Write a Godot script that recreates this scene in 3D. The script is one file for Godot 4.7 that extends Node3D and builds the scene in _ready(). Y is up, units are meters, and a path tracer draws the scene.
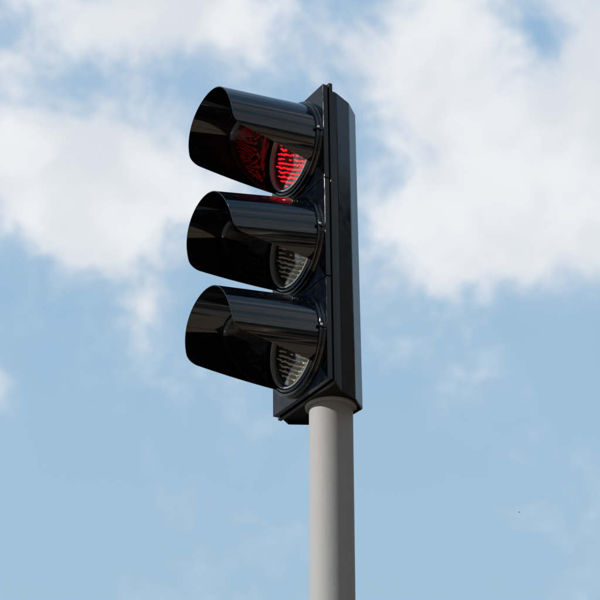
extends Node3D
# A black three-lamp traffic signal on a grey pole against a summer sky, seen from the pavement below.

const HEAD_H := 0.88            # height of the signal face
const HEAD_W := 0.143           # half its width
const PSI := -60.174            # heading of the signal face, degrees
const POLE_TOP := 3.669
const AXIS_Z := 0.094           # the pole stands this far behind the signal face

var mats := {}


# ---------------------------------------------------------------- scene tree helpers
func tag(o: Node, label: String, category: String, group := "", kind := "") -> void:
	if label != "": o.set_meta("label", label)
	if category != "": o.set_meta("category", category)
	if group != "": o.set_meta("group", group)
	if kind != "": o.set_meta("kind", kind)


func obj(called: String, st: SurfaceTool, m: Material, parent: Node = self) -> MeshInstance3D:
	var o := MeshInstance3D.new()
	o.name = called
	o.mesh = st.commit()
	o.material_override = m
	o.cast_shadow = GeometryInstance3D.SHADOW_CASTING_SETTING_ON
	parent.add_child(o, true)
	return o


func mesh_node(called: String, mesh: Mesh, m: Material, parent: Node, at: Vector3) -> MeshInstance3D:
	var o := MeshInstance3D.new()
	o.name = called
	o.mesh = mesh
	o.material_override = m
	parent.add_child(o, true)
	o.position = at
	return o


func begin() -> SurfaceTool:
	var st := SurfaceTool.new()
	st.begin(Mesh.PRIMITIVE_TRIANGLES)
	return st


# ---------------------------------------------------------------- shape helpers
func tri(st: SurfaceTool, a: Vector3, b: Vector3, c: Vector3, na: Vector3, nb: Vector3, nc: Vector3) -> void:
	if (b - a).cross(c - a).dot(na + nb + nc) > 0.0:
		var t := b; b = c; c = t
		t = nb; nb = nc; nc = t
	st.set_normal(na); st.add_vertex(a)
	st.set_normal(nb); st.add_vertex(b)
	st.set_normal(nc); st.add_vertex(c)


func quad(st: SurfaceTool, a: Vector3, b: Vector3, c: Vector3, d: Vector3, na: Vector3, nb: Vector3, nc: Vector3, nd: Vector3) -> void:
	tri(st, a, b, c, na, nb, nc)
	tri(st, a, c, d, na, nc, nd)


func flat_quad(st: SurfaceTool, a: Vector3, b: Vector3, c: Vector3, d: Vector3, n: Vector3) -> void:
	quad(st, a, b, c, d, n, n, n, n)


# a box with chamfered edges
func bevel_box(st: SurfaceTool, lo: Vector3, hi: Vector3, b: float, xf := Transform3D.IDENTITY) -> void:
	var mid := (lo + hi) * 0.5
	var h := (hi - lo) * 0.5
	b = minf(b, 0.49 * minf(h.x, minf(h.y, h.z)) * 2.0)
	var p := func(s: Vector3, axis: int) -> Vector3:
		var q := Vector3(s.x * (h.x - b), s.y * (h.y - b), s.z * (h.z - b))
		q[axis] = s[axis] * h[axis]
		return xf * (mid + q)
	for axis in 3:
		var u := (axis + 1) % 3
		var v := (axis + 2) % 3
		for sg in [-1.0, 1.0]:
			var c: Array = []
			for k in [[-1.0, -1.0], [1.0, -1.0], [1.0, 1.0], [-1.0, 1.0]]:
				var s := Vector3.ZERO
				s[axis] = sg; s[u] = k[0]; s[v] = k[1]
				c.append(p.call(s, axis))
			var n := Vector3.ZERO
			n[axis] = sg
			flat_quad(st, c[0], c[1], c[2], c[3], xf.basis * n)
		# the four edges that run along this axis
		for su in [-1.0, 1.0]:
			for sv in [-1.0, 1.0]:
				var e: Array = []
				for k in [[-1.0, u], [1.0, u], [1.0, v], [-1.0, v]]:
					var s := Vector3.ZERO
					s[axis] = k[0]; s[u] = su; s[v] = sv
					e.append(p.call(s, k[1]))
				var nu := Vector3.ZERO
				var nv := Vector3.ZERO
				nu[u] = su; nv[v] = sv
				nu = xf.basis * nu; nv = xf.basis * nv
				quad(st, e[0], e[1], e[2], e[3], nu, nu, nv, nv)
	for sx in [-1.0, 1.0]:
		for sy in [-1.0, 1.0]:
			for sz in [-1.0, 1.0]:
				var s := Vector3(sx, sy, sz)
				tri(st, p.call(s, 0), p.call(s, 1), p.call(s, 2), xf.basis * Vector3(sx, 0, 0), xf.basis * Vector3(0, sy, 0), xf.basis * Vector3(0, 0, sz))


# profile of (radius, height) points turned about the local z axis (or y when upright)
func lathe(st: SurfaceTool, prof: Array, segs: int, smooth := false, upright := false, at := Vector3.ZERO) -> void:
	var n2: Array = []
	for k in prof.size() - 1:
		var d: Vector2 = prof[k + 1] - prof[k]
		n2.append(Vector2(d.y, -d.x).normalized())
	for k in prof.size() - 1:
		var p0: Vector2 = prof[k]
		var p1: Vector2 = prof[k + 1]
		var m0: Vector2 = n2[k]
		var m1: Vector2 = n2[k]
		if smooth:
			if k > 0: m0 = (n2[k] + n2[k - 1]).normalized()
			if k < n2.size() - 1: m1 = (n2[k] + n2[k + 1]).normalized()
		for j in segs:
			var a0 := TAU * j / segs
			var a1 := TAU * (j + 1) / segs
			var c: Array = []
			var nn: Array = []
			for q in [[p0, a0, m0], [p1, a0, m1], [p1, a1, m1], [p0, a1, m0]]:
				var r: Vector2 = q[0]
				var m: Vector2 = q[2]
				var x := sin(q[1]) as float
				var y := cos(q[1]) as float
				if upright:
					c.append(at + Vector3(r.x * x, r.y, r.x * y)); nn.append(Vector3(m.x * x, m.y, m.x * y))
				else:
					c.append(at + Vector3(r.x * x, r.x * y, r.y)); nn.append(Vector3(m.x * x, m.x * y, m.y))
			if p0.x < 1e-6:
				tri(st, c[0], c[1], c[2], nn[0], nn[1], nn[2])
			elif p1.x < 1e-6:
				tri(st, c[0], c[1], c[3], nn[0], nn[1], nn[3])
			else:
				quad(st, c[0], c[1], c[2], c[3], nn[0], nn[1], nn[2], nn[3])


# ---------------------------------------------------------------- materials
func noise_image(size: int, freq: float, octaves: int, seed_: int) -> Image:
	var n := FastNoiseLite.new()
	n.seed = seed_
	n.noise_type = FastNoiseLite.TYPE_SIMPLEX_SMOOTH
	n.frequency = freq
	n.fractal_octaves = octaves
	return n.get_seamless_image(size, size)


# a grey image remapped from noise: value = lerp(lo, hi, smoothstep(a, b, noise))
func ramp_texture(size: int, freq: float, octaves: int, seed_: int, a: float, b: float, lo: Color, hi: Color) -> ImageTexture:
	var src := noise_image(size, freq, octaves, seed_)
	var out := Image.create(size, size, false, Image.FORMAT_RGB8)
	for y in size:
		for x in size:
			var t := smoothstep(a, b, src.get_pixel(x, y).r)
			out.set_pixel(x, y, lo.lerp(hi, t))
	return ImageTexture.create_from_image(out)


func lin(r: float, g: float, b: float) -> Color:
	return Color(r, g, b).linear_to_srgb()


func mat(called: String, c: Color, rough: float, tex: Texture2D = null, rough_tex: Texture2D = null, scale := 1.0) -> StandardMaterial3D:
	var m := StandardMaterial3D.new()
	m.resource_name = called
	m.albedo_color = c
	m.roughness = rough
	if tex or rough_tex:
		m.uv1_triplanar = true
		m.uv1_scale = Vector3.ONE * scale
	if tex: m.albedo_texture = tex
	if rough_tex:
		m.roughness_texture = rough_tex
		m.roughness_texture_channel = BaseMaterial3D.TEXTURE_CHANNEL_RED
	mats[called] = m
	return m


func make_materials() -> void:
	# glossy black moulded plastic with a thin, patchy film of dust
	var dust := ramp_texture(512, 0.02, 5, 11, 0.45, 0.85, lin(0.0012, 0.002, 0.004), lin(0.0034, 0.0042, 0.006))
	var gloss := ramp_texture(512, 0.015, 4, 12, 0.2, 0.8, Color(0.35, 0.35, 0.35), Color(0.8, 0.8, 0.8))
	mat("black_plastic", Color.WHITE, 0.2, dust, gloss, 2.6).metallic_specular = 0.36
	mat("visor_plastic", Color.WHITE, 0.085, dust, gloss, 1.7).metallic_specular = 0.5
	mat("lens_edge", lin(0.13, 0.14, 0.15), 0.15)
	mat("rubber", lin(0.008, 0.008, 0.008), 0.7).metallic_specular = 0.2
	mat("led_board", lin(0.012, 0.012, 0.013), 0.5)
	# painted steel of the pole with faint streaks
	var streak := ramp_texture(512, 0.012, 5, 21, 0.2, 0.8, lin(0.159, 0.163, 0.168), lin(0.168, 0.171, 0.176))
	var pm := mat("pole_paint", Color.WHITE, 0.7, streak, null, 1.0)
	pm.metallic_specular = 0.3
	pm.uv1_scale = Vector3(12.0, 2.5, 12.0)
	mat("screw_steel", lin(0.5, 0.48, 0.44), 0.35).metallic = 0.9
	# signal lenses
	var lens := mat("lens_cover", Color(0.02, 0.02, 0.02, 0.02), 0.03)
	lens.transparency = BaseMaterial3D.TRANSPARENCY_ALPHA
	mat("clear_led", lin(0.56, 0.5, 0.43), 0.08)
	var red := mat("red_led", lin(0.25, 0.01, 0.015), 0.2)
	red.emission_enabled = true
	red.emission = Color(1.0, 0.09, 0.14)
	red.emission_energy_multiplier = 0.85
	# the street
	mat("asphalt", Color.WHITE, 0.9, ramp_texture(256, 0.05, 5, 31, 0.2, 0.8, lin(0.04, 0.04, 0.042), lin(0.075, 0.073, 0.07)), null, 0.6)
	mat("paving", Color.WHITE, 0.85, ramp_texture(256, 0.04, 5, 32, 0.2, 0.8, lin(0.25, 0.2, 0.137), lin(0.33, 0.27, 0.186)), null, 0.5)
	mat("earth", Color.WHITE, 0.95, ramp_texture(256, 0.03, 5, 33, 0.2, 0.8, lin(0.06, 0.08, 0.03), lin(0.13, 0.12, 0.06)), null, 0.3)
	mat("kerb_stone", lin(0.32, 0.31, 0.29), 0.8)
	mat("beige_render", Color.WHITE, 0.85, ramp_texture(256, 0.03, 5, 34, 0.2, 0.8, lin(0.42, 0.34, 0.23), lin(0.5, 0.42, 0.3)), null, 0.4)
	mat("red_brick", Color.WHITE, 0.85, ramp_texture(256, 0.06, 4, 35, 0.2, 0.8, lin(0.2, 0.05, 0.035), lin(0.28, 0.085, 0.06)), null, 0.8)
	mat("dark_brick", Color.WHITE, 0.85, ramp_texture(256, 0.06, 4, 36, 0.2, 0.8, lin(0.014, 0.014, 0.015), lin(0.024, 0.023, 0.023)), null, 0.8)
	mat("slate", lin(0.05, 0.052, 0.058), 0.6)
	mat("white_frame", lin(0.7, 0.7, 0.68), 0.4)
	mat("window_glass", lin(0.02, 0.025, 0.03), 0.05)
	mat("door_paint", lin(0.04, 0.07, 0.05), 0.35)
	mat("bird", lin(0.03, 0.03, 0.03), 0.8)


# ---------------------------------------------------------------- sky
# clouds as they stand in the sky: azimuth (degrees right of the road's view), elevation, half-widths, thickness
var clouds := [
	[-7.1, 29.6, 3.0, 1.75, 1.25], [-9.3, 29.4, 2.2, 1.8, 0.75], [-6.2, 28.2, 1.6, 1.2, 0.55], [-4.4, 29.6, 1.5, 1.1, 0.55],
	[-5.0, 34.6, 4.4, 1.35, 1.1], [-2.2, 34.4, 2.4, 1.3, 0.45], [-9.8, 32.6, 1.2, 0.6, 0.2],
	[4.6, 33.6, 2.2, 2.0, 1.0], [3.2, 32.6, 1.6, 1.3, 0.45], [5.6, 30.8, 2.4, 1.4, 0.36], [6.8, 28.8, 3.1, 2.0, 1.15],
	[9.6, 29.0, 2.6, 2.6, 1.0], [9.8, 32.6, 1.7, 2.4, 0.95], [8.9, 35.2, 1.6, 1.1, 0.75], [5.4, 27.2, 1.5, 0.9, 0.4],
	[3.6, 29.2, 1.4, 1.2, 0.4], [-4.55, 25.9, 0.75, 0.65, 0.68], [-5.0, 32.0, 8.0, 3.5, 0.2], [6.0, 31.0, 6.0, 5.0, 0.15], [4.4, 30.0, 1.0, 0.5, -0.35], [5.6, 28.6, 0.8, 0.5, -0.28], [7.8, 33.6, 1.0, 0.8, -0.5], [6.4, 34.4, 0.7, 0.9, -0.2], [-9.7, 23.8, 0.8, 0.9, 0.7], [-8.6, 25.2, 1.2, 0.7, 0.15],
	[2.7, 24.9, 0.9, 0.7, 0.1], [6.4, 24.0, 1.4, 0.6, 0.12], [-9.2, 21.9, 1.0, 0.6, 0.1], [0.8, 33.4, 1.8, 1.0, 0.28],
]
var n_edge := FastNoiseLite.new()
var n_wisp := FastNoiseLite.new()
var n_field := FastNoiseLite.new()
var n_body := FastNoiseLite.new()
var n_detail := FastNoiseLite.new()


func sky_color(az: float, el: float) -> Color:
	var ra := deg_to_rad(az)
	var re := deg_to_rad(el)
	var d := Vector3(sin(ra) * cos(re), sin(re), -cos(ra) * cos(re))
	var up := clampf(el / 90.0, 0.0, 1.0)
	var blue := Color(0.36, 0.535, 0.70).lerp(Color(0.27, 0.455, 0.665), smoothstep(0.18, 0.45, up))
	blue = blue.lerp(Color(0.14, 0.29, 0.52), smoothstep(0.4, 1.0, up))
	blue = blue.lerp(Color(0.52, 0.64, 0.74), 1.0 - smoothstep(0.0, 0.2, up))
	var warp := Vector3(n_wisp.get_noise_3dv(d * 1.0), n_wisp.get_noise_3dv(d + Vector3(7, 0, 3)), n_wisp.get_noise_3dv(d + Vector3(0, 9, 5)))
	var q := d + warp * 0.012
	var e := n_edge.get_noise_3dv(q)
	var far := maxf(absf(az) / 17.0, absf(el - 27.0) / 15.0)
	var m := smoothstep(0.75, 1.25, far)
	var s := 0.0
	if m < 1.0:
		var a2 := az + warp.x * 1.3
		var e2 := el + warp.y * 1.0
		for c in clouds:
			var dx: float = (a2 - c[0]) / c[2]
			var dy: float = (e2 - c[1]) / c[3]
			s += c[4] * exp(-(dx * dx + dy * dy))
		s -= 0.42
	if m > 0.0:
		s = lerpf(s, n_field.get_noise_3dv(d) * 2.6 - 0.3, m)
	var field := s + e * lerpf(0.66, 0.45, m)
	var cover := smoothstep(-0.42, 0.62, field)
	if m < 1.0: cover = smoothstep(-0.42, 0.62, field + n_detail.get_noise_3dv(q) * 0.36 * (0.18 + 3.0 * cover * (1.0 - cover)) * (1.0 - m))
	var veil := 0.10 + 0.10 * n_field.get_noise_3dv(d * 2.3 + Vector3(3, 3, 3))
	cover = clampf(cover + veil * (1.0 - cover) * smoothstep(-0.6, 0.2, s), 0.0, 1.0)
	var body := 0.5 + 0.5 * n_body.get_noise_3dv(q)
	var white := Color(0.74, 0.77, 0.815).lerp(Color(0.87, 0.88, 0.9), smoothstep(0.25, 0.7, body))
	return blue.lerp(white, cover * (0.90 + 0.09 * body))


func make_sky() -> PanoramaSkyMaterial:
	for t in [[n_edge, 9.0, 6, 3], [n_wisp, 14.0, 3, 5], [n_field, 2.2, 4, 579], [n_body, 12.0, 4, 9], [n_detail, 70.0, 3, 14]]:
		var n: FastNoiseLite = t[0]
		n.noise_type = FastNoiseLite.TYPE_SIMPLEX_SMOOTH
		n.frequency = t[1]; n.fractal_octaves = t[2]; n.seed = t[3]
		n.fractal_gain = 0.55
	var w := 1024
	var img := Image.create(w, w / 2, false, Image.FORMAT_RGBF)
	img.fill(Color(0.3, 0.29, 0.26))
	for y in w / 4 + 4:
		var el := 90.0 - (y + 0.5) / w * 360.0
		for x in w:
			img.set_pixel(x, y, sky_color((x + 0.5) / w * 360.0 - 180.0, el))
	img.resize(4096, 2048, Image.INTERPOLATE_CUBIC)
	w = 4096
	# the same sky, drawn finer round the view
	for y in range(int((90.0 - 44.0) / 360.0 * w), int((90.0 - 8.0) / 360.0 * w)):
		var el := 90.0 - (y + 0.5) / w * 360.0
		for x in range(int((180.0 - 22.0) / 360.0 * w), int((180.0 + 22.0) / 360.0 * w)):
			img.set_pixel(x, y, sky_color((x + 0.5) / w * 360.0 - 180.0, el))
	var sm := PanoramaSkyMaterial.new()
	sm.panorama = ImageTexture.create_from_image(img)
	return sm


# ---------------------------------------------------------------- the signal
# one visor: a tilted tube cut away below, with rounded front corners and a rim of real thickness
func visor_shape(tilt: float, turn: float) -> SurfaceTool:
	var r0 := 0.1329; var r1 := 0.1293; var length := 0.2908; var thick := 0.0032
	var back := 2.3653; var front := 1.7435 + 0.03; var corner := 0.024
	var ns := 40
	var nu := 72
	var reach := length + 0.0178 - 0.0166
	var point := func(phi: float, s: float, inset: float) -> Vector3:
		var r: float = r0 + (r1 - r0) * s / length - inset
		var p := Vector3(r * sin(phi), r * cos(phi), s)
		return Basis(Vector3.UP, turn) * (Basis(Vector3.RIGHT, tilt) * p)
	var normal := func(phi: float) -> Vector3:
		return Basis(Vector3.UP, turn) * (Basis(Vector3.RIGHT, tilt) * Vector3(sin(phi), cos(phi), 0.012).normalized())
	var grid: Array = []
	for i in ns + 1:
		var t := float(i) / ns
		t = 1.0 - pow(1.0 - t, 1.7)          # finer towards the rim
		var row: Array = []
		var s0 := lerpf(0.026, reach, t)
		var pm := lerpf(back, front, s0 / reach)
		var into := s0 - (reach - corner)
		if into > 0.0:
			pm -= (corner - sqrt(maxf(corner * corner - into * into, 0.0))) / r1
		for j in nu + 1:
			var phi := lerpf(-pm, pm, float(j) / nu)
			var c := 1.0 - cos(phi)
			var s := lerpf(0.026, length + 0.0178 * c - 0.0166 * c * c, t)
			row.append(Vector2(phi, s))
		grid.append(row)
	var st := begin()
	for i in ns:
		for j in nu:
			var k: Array = [grid[i][j], grid[i + 1][j], grid[i + 1][j + 1], grid[i][j + 1]]
			for side in 2:
				var inset := thick * side
				var c: Array = []
				var n: Array = []
				for g in k:
					c.append(point.call(g.x, g.y, inset))
					n.append(normal.call(g.x) * (1.0 - 2.0 * side))
				quad(st, c[0], c[1], c[2], c[3], n[0], n[1], n[2], n[3])
	# the edge all round, with a softened arris
	var loop: Array = []
	for i in ns + 1: loop.append(grid[i][0])
	for j in range(1, nu + 1): loop.append(grid[ns][j])
	for i in range(ns - 1, -1, -1): loop.append(grid[i][nu])
	for k in loop.size() - 1:
		var a: Vector2 = loop[k]
		var b: Vector2 = loop[k + 1]
		var along: Vector3 = point.call(b.x, b.y, 0.0) - point.call(a.x, a.y, 0.0)
		if along.length() < 1e-7: continue
		var na: Vector3 = normal.call(a.x)
		var out := along.cross(na).normalized()
		var mid := Vector3(0, 0, 0)
		mid = point.call(0.0, 0.12, 0.06)
		if out.dot(point.call(a.x, a.y, 0.0) - mid) < 0.0: out = -out
		var bulge := 0.0007
		var a_out: Vector3 = point.call(a.x, a.y, 0.0)
		var b_out: Vector3 = point.call(b.x, b.y, 0.0)
		var a_in: Vector3 = point.call(a.x, a.y, thick)
		var b_in: Vector3 = point.call(b.x, b.y, thick)
		var a1 := a_out.lerp(a_in, 0.25) + out * bulge
		var b1 := b_out.lerp(b_in, 0.25) + out * bulge
		var a2 := a_out.lerp(a_in, 0.75) + out * bulge
		var b2 := b_out.lerp(b_in, 0.75) + out * bulge
		var up := (na + out).normalized()
		var dn := (out - na).normalized()
		quad(st, a_out, b_out, b1, a1, na, na, up, up)
		quad(st, a1, b1, b2, a2, up, up, dn, dn)
		quad(st, a2, b2, b_in, a_in, dn, dn, -na, -na)
	return st


# the back shell: a tapering, chamfered column with a hollow underside
func housing_outline() -> Array:
	var half := [Vector2(0.138, -0.028), Vector2(0.1355, -0.046), Vector2(0.106, -0.105), Vector2(0.058, -0.156)]
	var pts: Array = []
	for p in half: pts.append(p)
	for k in range(half.size() - 1, -1, -1): pts.append(Vector2(-half[k].x, half[k].y))
	# ease the outer corners
	var out: Array = []
	for k in pts.size():
		var p: Vector2 = pts[k]
		if k == 0 or k == pts.size() - 1:
			out.append(p)
			continue
		var a: Vector2 = p + (pts[k - 1] - p).normalized() * 0.004
		var b: Vector2 = p + (pts[k + 1] - p).normalized() * 0.004
		out.append(a)
		out.append(a.lerp(p, 0.5).lerp(p.lerp(b, 0.5), 0.5))
		out.append(b)
	return out


func housing_shape(y0: float, y1: float, floor_y: float) -> SurfaceTool:
	var st := begin()
	var o := housing_outline()
	var ring := func(inset: float, level: float) -> Array:
		var c: Array = []
		for p in o:
			var y := level
			if level < floor_y: y = lerpf(floor_y - 0.001, level + (0.005 if p.x < 0.0 else 0.0), smoothstep(0.0285, 0.036, -p.y))   # the skirt is cut away in front
			c.append(Vector3(p.x * (1.0 - inset / 0.12), y, p.y if p.y > -0.03 else p.y + inset * clampf((-p.y - 0.03) / 0.12, 0.0, 1.0)))
		return c
	var levels: Array = [ring.call(0.004, floor_y), ring.call(0.004, y0), ring.call(0.001, y0 - 0.0008), ring.call(0.0, y0 + 0.001), ring.call(0.0, y1 - 0.003), ring.call(0.003, y1)]
	var n := o.size()
	for l in levels.size() - 1:
		for k in n:
			var a: Vector3 = levels[l][k]
			var b: Vector3 = levels[l][(k + 1) % n]
			var c: Vector3 = levels[l + 1][(k + 1) % n]
			var d: Vector3 = levels[l + 1][k]
			var nn := (b - a).cross(d - a).normalized()
			if nn.length() < 0.5: continue
			var want := Vector3(a.x + b.x, 0, a.z + b.z + 0.16)
			if l == 0: want = -want
			elif l == 1 or l == 2: want = Vector3.DOWN
			if nn.dot(want) < 0.0: nn = -nn
			flat_quad(st, a, b, c, d, nn)
	var mid := Vector3(0, 0, -0.09)
	for k in n:
		var t0: Vector3 = levels[5][k]
		var t1: Vector3 = levels[5][(k + 1) % n]
		tri(st, t0, t1, mid + Vector3.UP * y1, Vector3.UP, Vector3.UP, Vector3.UP)
		var f0: Vector3 = levels[0][k]
		var f1: Vector3 = levels[0][(k + 1) % n]
		tri(st, f0, f1, mid + Vector3.UP * floor_y, Vector3.DOWN, Vector3.DOWN, Vector3.DOWN)
	return st


func led_field(lit: bool) -> SurfaceTool:
	var st := begin()
	var rng := RandomNumberGenerator.new()
	rng.seed = 5
	var r := 0.0031
	for col in range(-9, 10):
		for row in range(-8, 9):
			var x := col * 0.01256
			var y := (row + (0.5 if col % 2 != 0 else 0.0)) * 0.0145
			if Vector2(x, y).length() > 0.101: continue
			if rng.randf() < 0.18: continue
			var h := 0.0075 + rng.randf_range(-0.0006, 0.0006)
			var rr := r * rng.randf_range(0.6, 1.12)
			lathe(st, [Vector2(rr, 0.0), Vector2(rr, h * 0.45), Vector2(rr * 0.72, h * 0.82), Vector2(0.0, h)], 8, true, false, Vector3(x + rng.randf_range(-0.0012, 0.0012), y + rng.randf_range(-0.002, 0.002), 0.0042))
	return st


func build_signal() -> void:
	var root := Node3D.new()
	root.name = "traffic_light"
	add_child(root)
	tag(root, "black three-lamp traffic light with hooded visors on a grey pole, top lamp lit red", "traffic light")
	var plastic: Material = mats.black_plastic

	# the pole, from its foot on the pavement up to the collar under the head
	var st := begin()
	lathe(st, [Vector2(0.0575, 0.144), Vector2(0.0575, POLE_TOP - 0.004)], 96, false, true)
	var pole := obj("pole", st, mats.pole_paint, root)
	st = begin()
	var y := POLE_TOP
	lathe(st, [Vector2(0.0, y - 0.0095), Vector2(0.0655, y - 0.0095), Vector2(0.0678, y - 0.0082), Vector2(0.0685, y - 0.006), Vector2(0.0685, y - 0.002), Vector2(0.067, y), Vector2(0.0, y)], 96, false, true)
	obj("collar", st, mats.pole_paint, pole)
	for k in 6:
		var a := deg_to_rad(20.0 + 60.0 * k)
		st = begin()
		lathe(st, [Vector2(0.0, -0.0022), Vector2(0.0022, -0.0018), Vector2(0.003, 0.0)], 10, true, true, Vector3(sin(a) * 0.0628, y - 0.0095, cos(a) * 0.0628))
		obj("rivet", st, mats.pole_paint, pole)
	st = begin()
	lathe(st, [Vector2(0.075, 0.144), Vector2(0.075, 0.30), Vector2(0.0625, 0.315), Vector2(0.0577, 0.315)], 64, false, true)
	obj("foot_sleeve", st, mats.pole_paint, pole)

	# everything above the collar leans half a degree
	var head := Transform3D(Basis(Vector3.BACK, deg_to_rad(0.543)) * Basis(Vector3.UP, deg_to_rad(PSI)), Vector3(0, POLE_TOP, 0)) * Transform3D(Basis.IDENTITY, Vector3(0, 0.004, AXIS_Z))

	var housing := obj("housing", housing_shape(-0.021, 0.872, -0.004), plastic, root)
	housing.transform = head
	# matt sealing plate that closes the hollow underside
	st = begin()
	var o := housing_outline()
	for k in o.size():
		var a: Vector2 = o[k] * 0.955
		var b: Vector2 = o[(k + 1) % o.size()] * 0.955
		tri(st, Vector3(a.x, -0.0046, a.y), Vector3(b.x, -0.0046, b.y), Vector3(0, -0.0046, -0.09), Vector3.DOWN, Vector3.DOWN, Vector3.DOWN)
	obj("sealing_plate", st, mats.rubber, housing)
	st = begin()
	bevel_box(st, Vector3(-0.147, -0.006, -0.0282), Vector3(0.147, HEAD_H + 0.0065, -0.0172), 0.0009)
	obj("back_flange", st, plastic, housing)
	st = begin()
	bevel_box(st, Vector3(-0.139, 0.003, -0.0175), Vector3(0.139, HEAD_H - 0.003, -0.0145), 0.0005)
	obj("door_gasket", st, mats.rubber, housing)

	var tilts := [0.0635, 0.1561, 0.0972]
	var turns := [-0.005, -0.0104, -0.0002]
	var shift := [0.005, 0.0023, 0.001]
	var words := ["red", "amber", "green"]
	var state := ["lit red", "unlit clear amber", "unlit clear green"]
	for k in 3:
		var y0 := HEAD_H * (2 - k) / 3.0
		var yc := HEAD_H / 6.0
		st = begin()
		bevel_box(st, Vector3(-HEAD_W, 0.0016 if k < 2 else 0.0, -0.0148), Vector3(HEAD_W, HEAD_H / 3.0 - (0.0016 if k > 0 else 0.0), 0.0), 0.0007)
		var door := obj("lamp_door", st, plastic, root)
		door.transform = head * Transform3D(Basis.IDENTITY, Vector3(0, y0, 0))
		door.set_meta("label", "black door panel behind the %s lamp" % ["top red", "middle amber", "bottom green"][k])
		var centre := Vector3(0, yc + shift[k], 0)
		# seat of the visor: stepped rings on the door
		st = begin()
		lathe(st, [Vector2(0.1405, -0.001), Vector2(0.1405, 0.0055), Vector2(0.1395, 0.0068), Vector2(0.1365, 0.0068), Vector2(0.1365, 0.0095), Vector2(0.139, 0.0105), Vector2(0.139, 0.0155), Vector2(0.1375, 0.017), Vector2(0.1345, 0.0175), Vector2(0.131, 0.0175)], 120, true)
		obj("visor_ring", st, mats.visor_plastic, door).position = centre
		st = begin()
		lathe(st, [Vector2(0.1285, -0.001), Vector2(0.1285, 0.016), Vector2(0.1275, 0.0185), Vector2(0.1255, 0.0198), Vector2(0.1235, 0.0203), Vector2(0.1185, 0.0203), Vector2(0.1155, 0.0192), Vector2(0.1125, 0.016), Vector2(0.1115, 0.013), Vector2(0.1115, 0.004)], 120, true)
		obj("bezel", st, mats.visor_plastic, door).position = centre
		st = begin()
		lathe(st, [Vector2(0.1185, 0.0195), Vector2(0.1183, 0.0215), Vector2(0.1172, 0.0226), Vector2(0.1150, 0.0226), Vector2(0.1135, 0.021), Vector2(0.1122, 0.0165), Vector2(0.1116, 0.0135)], 120, true)
		obj("lens_edge", st, mats.lens_edge, door).position = centre
		st = begin()
		lathe(st, [Vector2(0.1118, 0.001), Vector2(0.1118, 0.0045), Vector2(0.0, 0.0045)], 64)
		obj("lamp_board", st, mats.led_board, door).position = centre
		var leds := obj("lamp_leds", led_field(k == 0), mats.red_led if k == 0 else mats.clear_led, door)
		leds.position = centre
		leds.set_meta("kind", "stuff")
		leds.set_meta("label", "rows of glowing red diodes in the top lamp" if k == 0 else "rows of unlit diodes in the %s lamp" % ["", "middle", "bottom"][k])
		# domed clear cover
		st = begin()
		for shell in [0.0, 0.0026]:   # both faces of the cover
			var prof: Array = []
			for i in 17:
				var r := 0.1116 * (1.0 - i / 16.0)
				prof.append(Vector2(r, 0.014 - shell + 0.029 * (1.0 - pow(r / 0.1116, 2.0))))
			lathe(st, prof, 96, true)
		var lens := obj("lens", st, mats.lens_cover, door)
		lens.position = centre
		lens.set_meta("label", "clear domed lens of the %s lamp" % words[k])
		# visor
		var visor := obj("visor", visor_shape(tilts[k], turns[k]), mats.visor_plastic, door)
		visor.position = centre + Vector3(0, 0, -0.0242)
		# clips that hold the visor
		for sg in [-1.0, 1.0]:
			st = begin()
			bevel_box(st, Vector3(-0.0022, -0.0055, 0.0), Vector3(0.0022, 0.0055, 0.021), 0.0008)
			var clip := obj("visor_clip", st, plastic, door)
			clip.position = centre + Vector3(sg * 0.1408, 0.0, 0.0)
			st = begin()
			lathe(st, [Vector2(0.0036, 0.0), Vector2(0.0036, 0.0022), Vector2(0.0026, 0.0034), Vector2(0.0, 0.0036)], 14, false)
			var screw := obj("clip_screw", st, mats.screw_steel, door)
			screw.transform = Transform3D(Basis(Vector3.UP, sg * PI / 2), centre + Vector3(sg * 0.1428, 0.0, 0.0165))
		if k == 0:
			var glow := OmniLight3D.new()
			glow.name = "red_lamp_light"
			glow.light_color = Color(1.0, 0.12, 0.15)
			glow.light_energy = 0.00012
			glow.light_size = 0.1
			glow.omni_range = 20.0
			glow.omni_attenuation = 2.0
			glow.shadow_enabled = true
			door.add_child(glow)
			glow.position = centre + Vector3(0, 0, 0.045)


# ---------------------------------------------------------------- the street round the signal (mirrored in the black plastic)
func box_part(called: String, lo: Vector3, hi: Vector3, m: Material, parent: Node) -> MeshInstance3D:
	var st := begin()
	var mid := Vector3((lo.x + hi.x) / 2, lo.y, (lo.z + hi.z) / 2)
	bevel_box(st, lo - mid, hi - mid, 0.01)
	var o := obj(called, st, m, parent)
	o.position = mid
	return o


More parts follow.
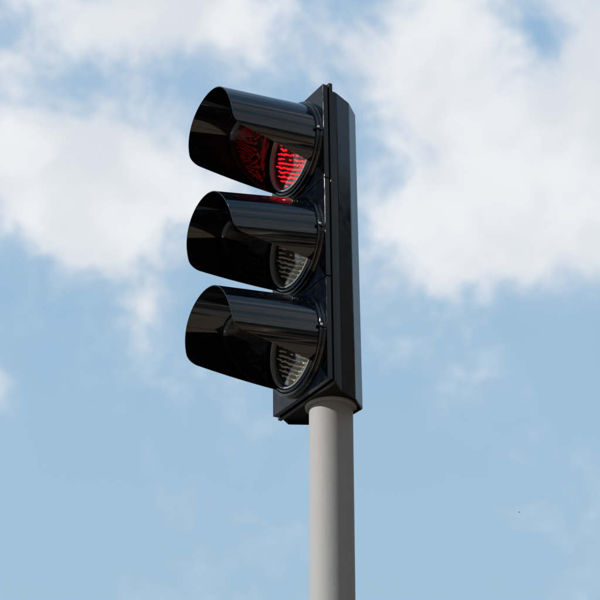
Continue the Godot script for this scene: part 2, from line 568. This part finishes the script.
# a window in a wall face: plane at x = at.x, facing -x
func wall_window(parent: Node, at: Vector3, w: float, h: float, facing: Vector3) -> void:
	var side := Vector3(-facing.z, 0, facing.x)
	var xf := Transform3D(Basis(side, Vector3.UP, facing.normalized()), at)
	if xf.basis.determinant() < 0: xf.basis.x = -xf.basis.x
	var st := begin()
	for r in [[-w / 2 - 0.06, 0, -w / 2, h], [w / 2, 0, w / 2 + 0.06, h], [-w / 2 - 0.06, h, w / 2 + 0.06, h + 0.06], [-w / 2 - 0.06, -0.06, w / 2 + 0.06, 0], [-0.025, 0, 0.025, h]]:
		bevel_box(st, Vector3(r[0], r[1], -0.02), Vector3(r[2], r[3], 0.05), 0.006)
	var f := obj("window", st, mats.white_frame, parent)
	f.transform = xf
	for sg in [-1.0, 1.0]:
		st = begin()
		bevel_box(st, Vector3(minf(sg * 0.025, sg * w / 2), 0, -0.01), Vector3(maxf(sg * 0.025, sg * w / 2), h, 0.012), 0.002)
		obj("pane", st, mats.window_glass, f)
	st = begin()
	bevel_box(st, Vector3(-w / 2 - 0.12, -0.13, -0.02), Vector3(w / 2 + 0.12, -0.062, 0.12), 0.008)
	obj("sill", st, mats.kerb_stone, f)


func sheet(called: String, lo: Vector2, hi: Vector2, y: float, m: Material, xf: Transform3D) -> MeshInstance3D:
	var st := begin()
	flat_quad(st, Vector3(lo.x, y, lo.y), Vector3(hi.x, y, lo.y), Vector3(hi.x, y, hi.y), Vector3(lo.x, y, hi.y), Vector3.UP)
	var o := obj(called, st, m)
	o.transform = xf
	return o


func build_street() -> void:
	var xf := Transform3D(Basis(Vector3.UP, deg_to_rad(PSI)), Vector3.ZERO)   # +z runs up the road, towards the traffic that the signal faces
	var o := sheet("ground", Vector2(-1500, -1500), Vector2(1500, 1500), 0.0, mats.earth, Transform3D.IDENTITY)
	tag(o, "open grassy ground around the street", "ground", "", "structure")
	o = sheet("road", Vector2(-8.6, -120), Vector2(-1.1, 120), 0.02, mats.asphalt, xf)
	tag(o, "dark asphalt road beside the signal pole", "road", "", "structure")
	for k in 12:
		var z := -36.0 + 6.0 * k
		o = sheet("lane_marking", Vector2(-4.92, z), Vector2(-4.8, z + 2.0), 0.024, mats.white_frame, xf)
		tag(o, "white dash of the centre line on the asphalt road", "road marking", "dashes of the centre line", "structure")
	var st := begin()
	bevel_box(st, Vector3(-1.1, -0.1, -120), Vector3(-0.95, 0.145, 120), 0.015)
	o = obj("kerb", st, mats.kerb_stone)
	o.transform = xf
	tag(o, "pale stone kerb between the road and the pavement", "kerb", "", "structure")
	st = begin()
	bevel_box(st, Vector3(-0.949, -0.1, -120), Vector3(1.25, 0.144, 120), 0.01)
	o = obj("pavement", st, mats.asphalt)
	o.transform = xf
	tag(o, "dark asphalt pavement along the kerb that the signal pole stands on", "pavement", "", "structure")
	st = begin()
	bevel_box(st, Vector3(1.254, -0.1, -120), Vector3(12.4, 0.14, 120), 0.01)
	o = obj("forecourt", st, mats.paving)
	o.transform = xf
	tag(o, "wide sandy beige paved forecourt beyond the asphalt pavement", "paving", "", "structure")

	st = begin()
	bevel_box(st, Vector3(4.9, 0.13, -60), Vector3(5.2, 0.146, 60), 0.004)
	o = obj("paving_strip", st, mats.red_brick)
	o.transform = xf
	tag(o, "strip of red brick paving across the sandy forecourt", "paving", "", "structure")

	# a long rendered block across the pavement
	var b := Node3D.new()
	b.name = "apartment_block"
	add_child(b)
	b.transform = xf * Transform3D(Basis.IDENTITY, Vector3(12.5, 0, 0))
	tag(b, "long beige rendered apartment block with a red brick band", "building")
	box_part("wall", Vector3(0, 0, -12.5), Vector3(9, 7.2, 22), mats.beige_render, b)
	box_part("brick_band", Vector3(-0.05, 3.45, -12.55), Vector3(9.05, 3.95, 22.05), mats.red_brick, b)
	box_part("plinth", Vector3(-0.06, 0, -12.56), Vector3(9.06, 0.6, 22.06), mats.red_brick, b)
	box_part("roof", Vector3(-0.45, 7.202, -12.9), Vector3(9.4, 7.55, 22.4), mats.slate, b)
	for f in 2:
		for k in 9:
			if f == 0 and k == 4: continue
			wall_window(b, Vector3(-0.01, 1.15 + 3.3 * f, -10.6 + 3.8 * k), 1.5, 1.5, Vector3(-1, 0, 0))
	var door := box_part("door", Vector3(-0.06, 0.6, 4.0), Vector3(0.04, 2.8, 5.2), mats.door_paint, b)
	st = begin()
	bevel_box(st, Vector3(-0.1, 1.0, 0.35), Vector3(-0.05, 1.15, 0.4), 0.01)
	obj("handle", st, mats.screw_steel, door)

	# a tall dark gabled house at the corner behind the signal
	var g := Node3D.new()
	g.name = "brick_house"
	add_child(g)
	g.transform = xf * Transform3D(Basis.IDENTITY, Vector3(3.0, 0, -14.0))
	tag(g, "tall dark brick house with a slate gable roof", "building")
	box_part("wall", Vector3(-4, 0, -10), Vector3(4.5, 10.4, 0), mats.dark_brick, g)
	st = begin()
	var gy := 10.402
	var ridge := 13.6
	for z in [0.0, -10.0]:
		tri(st, Vector3(-4, gy, z), Vector3(4.5, gy, z), Vector3(0.25, ridge, z), Vector3(0, 0, 1 if z == 0.0 else -1), Vector3(0, 0, 1 if z == 0.0 else -1), Vector3(0, 0, 1 if z == 0.0 else -1))
	flat_quad(st, Vector3(-4, gy, 0), Vector3(4.5, gy, 0), Vector3(4.5, gy, -10), Vector3(-4, gy, -10), Vector3.DOWN)
	obj("gable", st, mats.dark_brick, g)
	for sg in [-1.0, 1.0]:
		st = begin()
		var run := Vector2(4.7, ridge - gy)
		var tilt := atan2(run.y - 0.0, 4.25)
		bevel_box(st, Vector3(-0.02, 0.0, -10.3), Vector3(5.75, 0.14, 0.3), 0.02, Transform3D(Basis(Vector3.BACK, -tilt), Vector3.ZERO))
		var r := obj("roof_slope", st, mats.slate, g)
		r.transform = Transform3D(Basis(Vector3.UP, 0.0 if sg > 0 else PI), Vector3(0.25, ridge + 0.02, 0.0 if sg > 0 else -10.0))
	for f in 3:
		for k in 2:
			wall_window(g, Vector3(-1.9 + 4.2 * k, 1.2 + 3.0 * f, 0.01), 1.2, 1.5, Vector3(0, 0, 1))

	# a distant bird
	st = begin()
	lathe(st, [Vector2(0.0, -0.13), Vector2(0.012, -0.1), Vector2(0.018, -0.04), Vector2(0.03, 0.02), Vector2(0.024, 0.06), Vector2(0.02, 0.085), Vector2(0.006, 0.105), Vector2(0.0, 0.12)], 10, true)
	for sg in [-1.0, 1.0]:
		var w: Array = [Vector3(sg * 0.015, 0.01, 0.05), Vector3(sg * 0.015, 0.01, -0.03), Vector3(sg * 0.11, 0.06, -0.01), Vector3(sg * 0.1, 0.06, 0.065), Vector3(sg * 0.23, 0.03, -0.06)]
		for dy in [0.0, 0.006]:
			var off := Vector3(0, dy, 0)
			var n := Vector3(0, -1 if dy == 0.0 else 1, 0)
			flat_quad(st, w[0] + off, w[1] + off, w[2] + off, w[3] + off, n)
			tri(st, w[2] + off, w[3] + off, w[4] + Vector3(0, dy * 0.5, 0), n, n, n)
	var bird := obj("bird", st, mats.bird)
	bird.transform = Transform3D(Basis(Vector3.UP, 0.8) * Basis(Vector3.BACK, 0.5).scaled(Vector3.ONE * 0.65), Vector3(14.2, 46.95, -118.0))
	tag(bird, "tiny dark bird flying in the open blue sky", "bird")


func _ready() -> void:
	# camera
	var cam := Camera3D.new()
	cam.name = "camera"
	add_child(cam)
	cam.position = Vector3(-0.081, 1.6, 4.806)
	cam.rotation = Vector3(deg_to_rad(26.327), 0, 0)
	cam.fov = 17.06
	cam.near = 0.05
	cam.far = 4000.0
	cam.current = true

	# sky, exposure
	var env := Environment.new()
	env.background_mode = Environment.BG_SKY
	env.sky = Sky.new()
	env.sky.sky_material = make_sky()
	env.sky_rotation = Vector3(0, PI, 0)
	env.tonemap_mode = Environment.TONE_MAPPER_LINEAR
	env.tonemap_exposure = 1.9
	env.background_energy_multiplier = 1.0 / 1.9
	env.ambient_light_source = Environment.AMBIENT_SOURCE_SKY
	env.sdfgi_enabled = true
	env.ssao_enabled = true
	env.ssil_enabled = true
	var we := WorldEnvironment.new()
	we.name = "world_environment"
	we.environment = env
	add_child(we)

	# sun: high on the side that the signal faces
	var sun := DirectionalLight3D.new()
	sun.name = "sun"
	add_child(sun)
	var sun_az := deg_to_rad(-73.0)
	var sun_el := deg_to_rad(29.5)
	sun.look_at_from_position(Vector3(sin(sun_az) * cos(sun_el), sin(sun_el), cos(sun_az) * cos(sun_el)) * 50.0, Vector3.ZERO)
	sun.light_energy = 1.6
	sun.light_color = Color(1.0, 0.98, 0.955)
	sun.light_angular_distance = 0.53
	sun.shadow_enabled = true

	make_materials()
	build_street()
	build_signal()
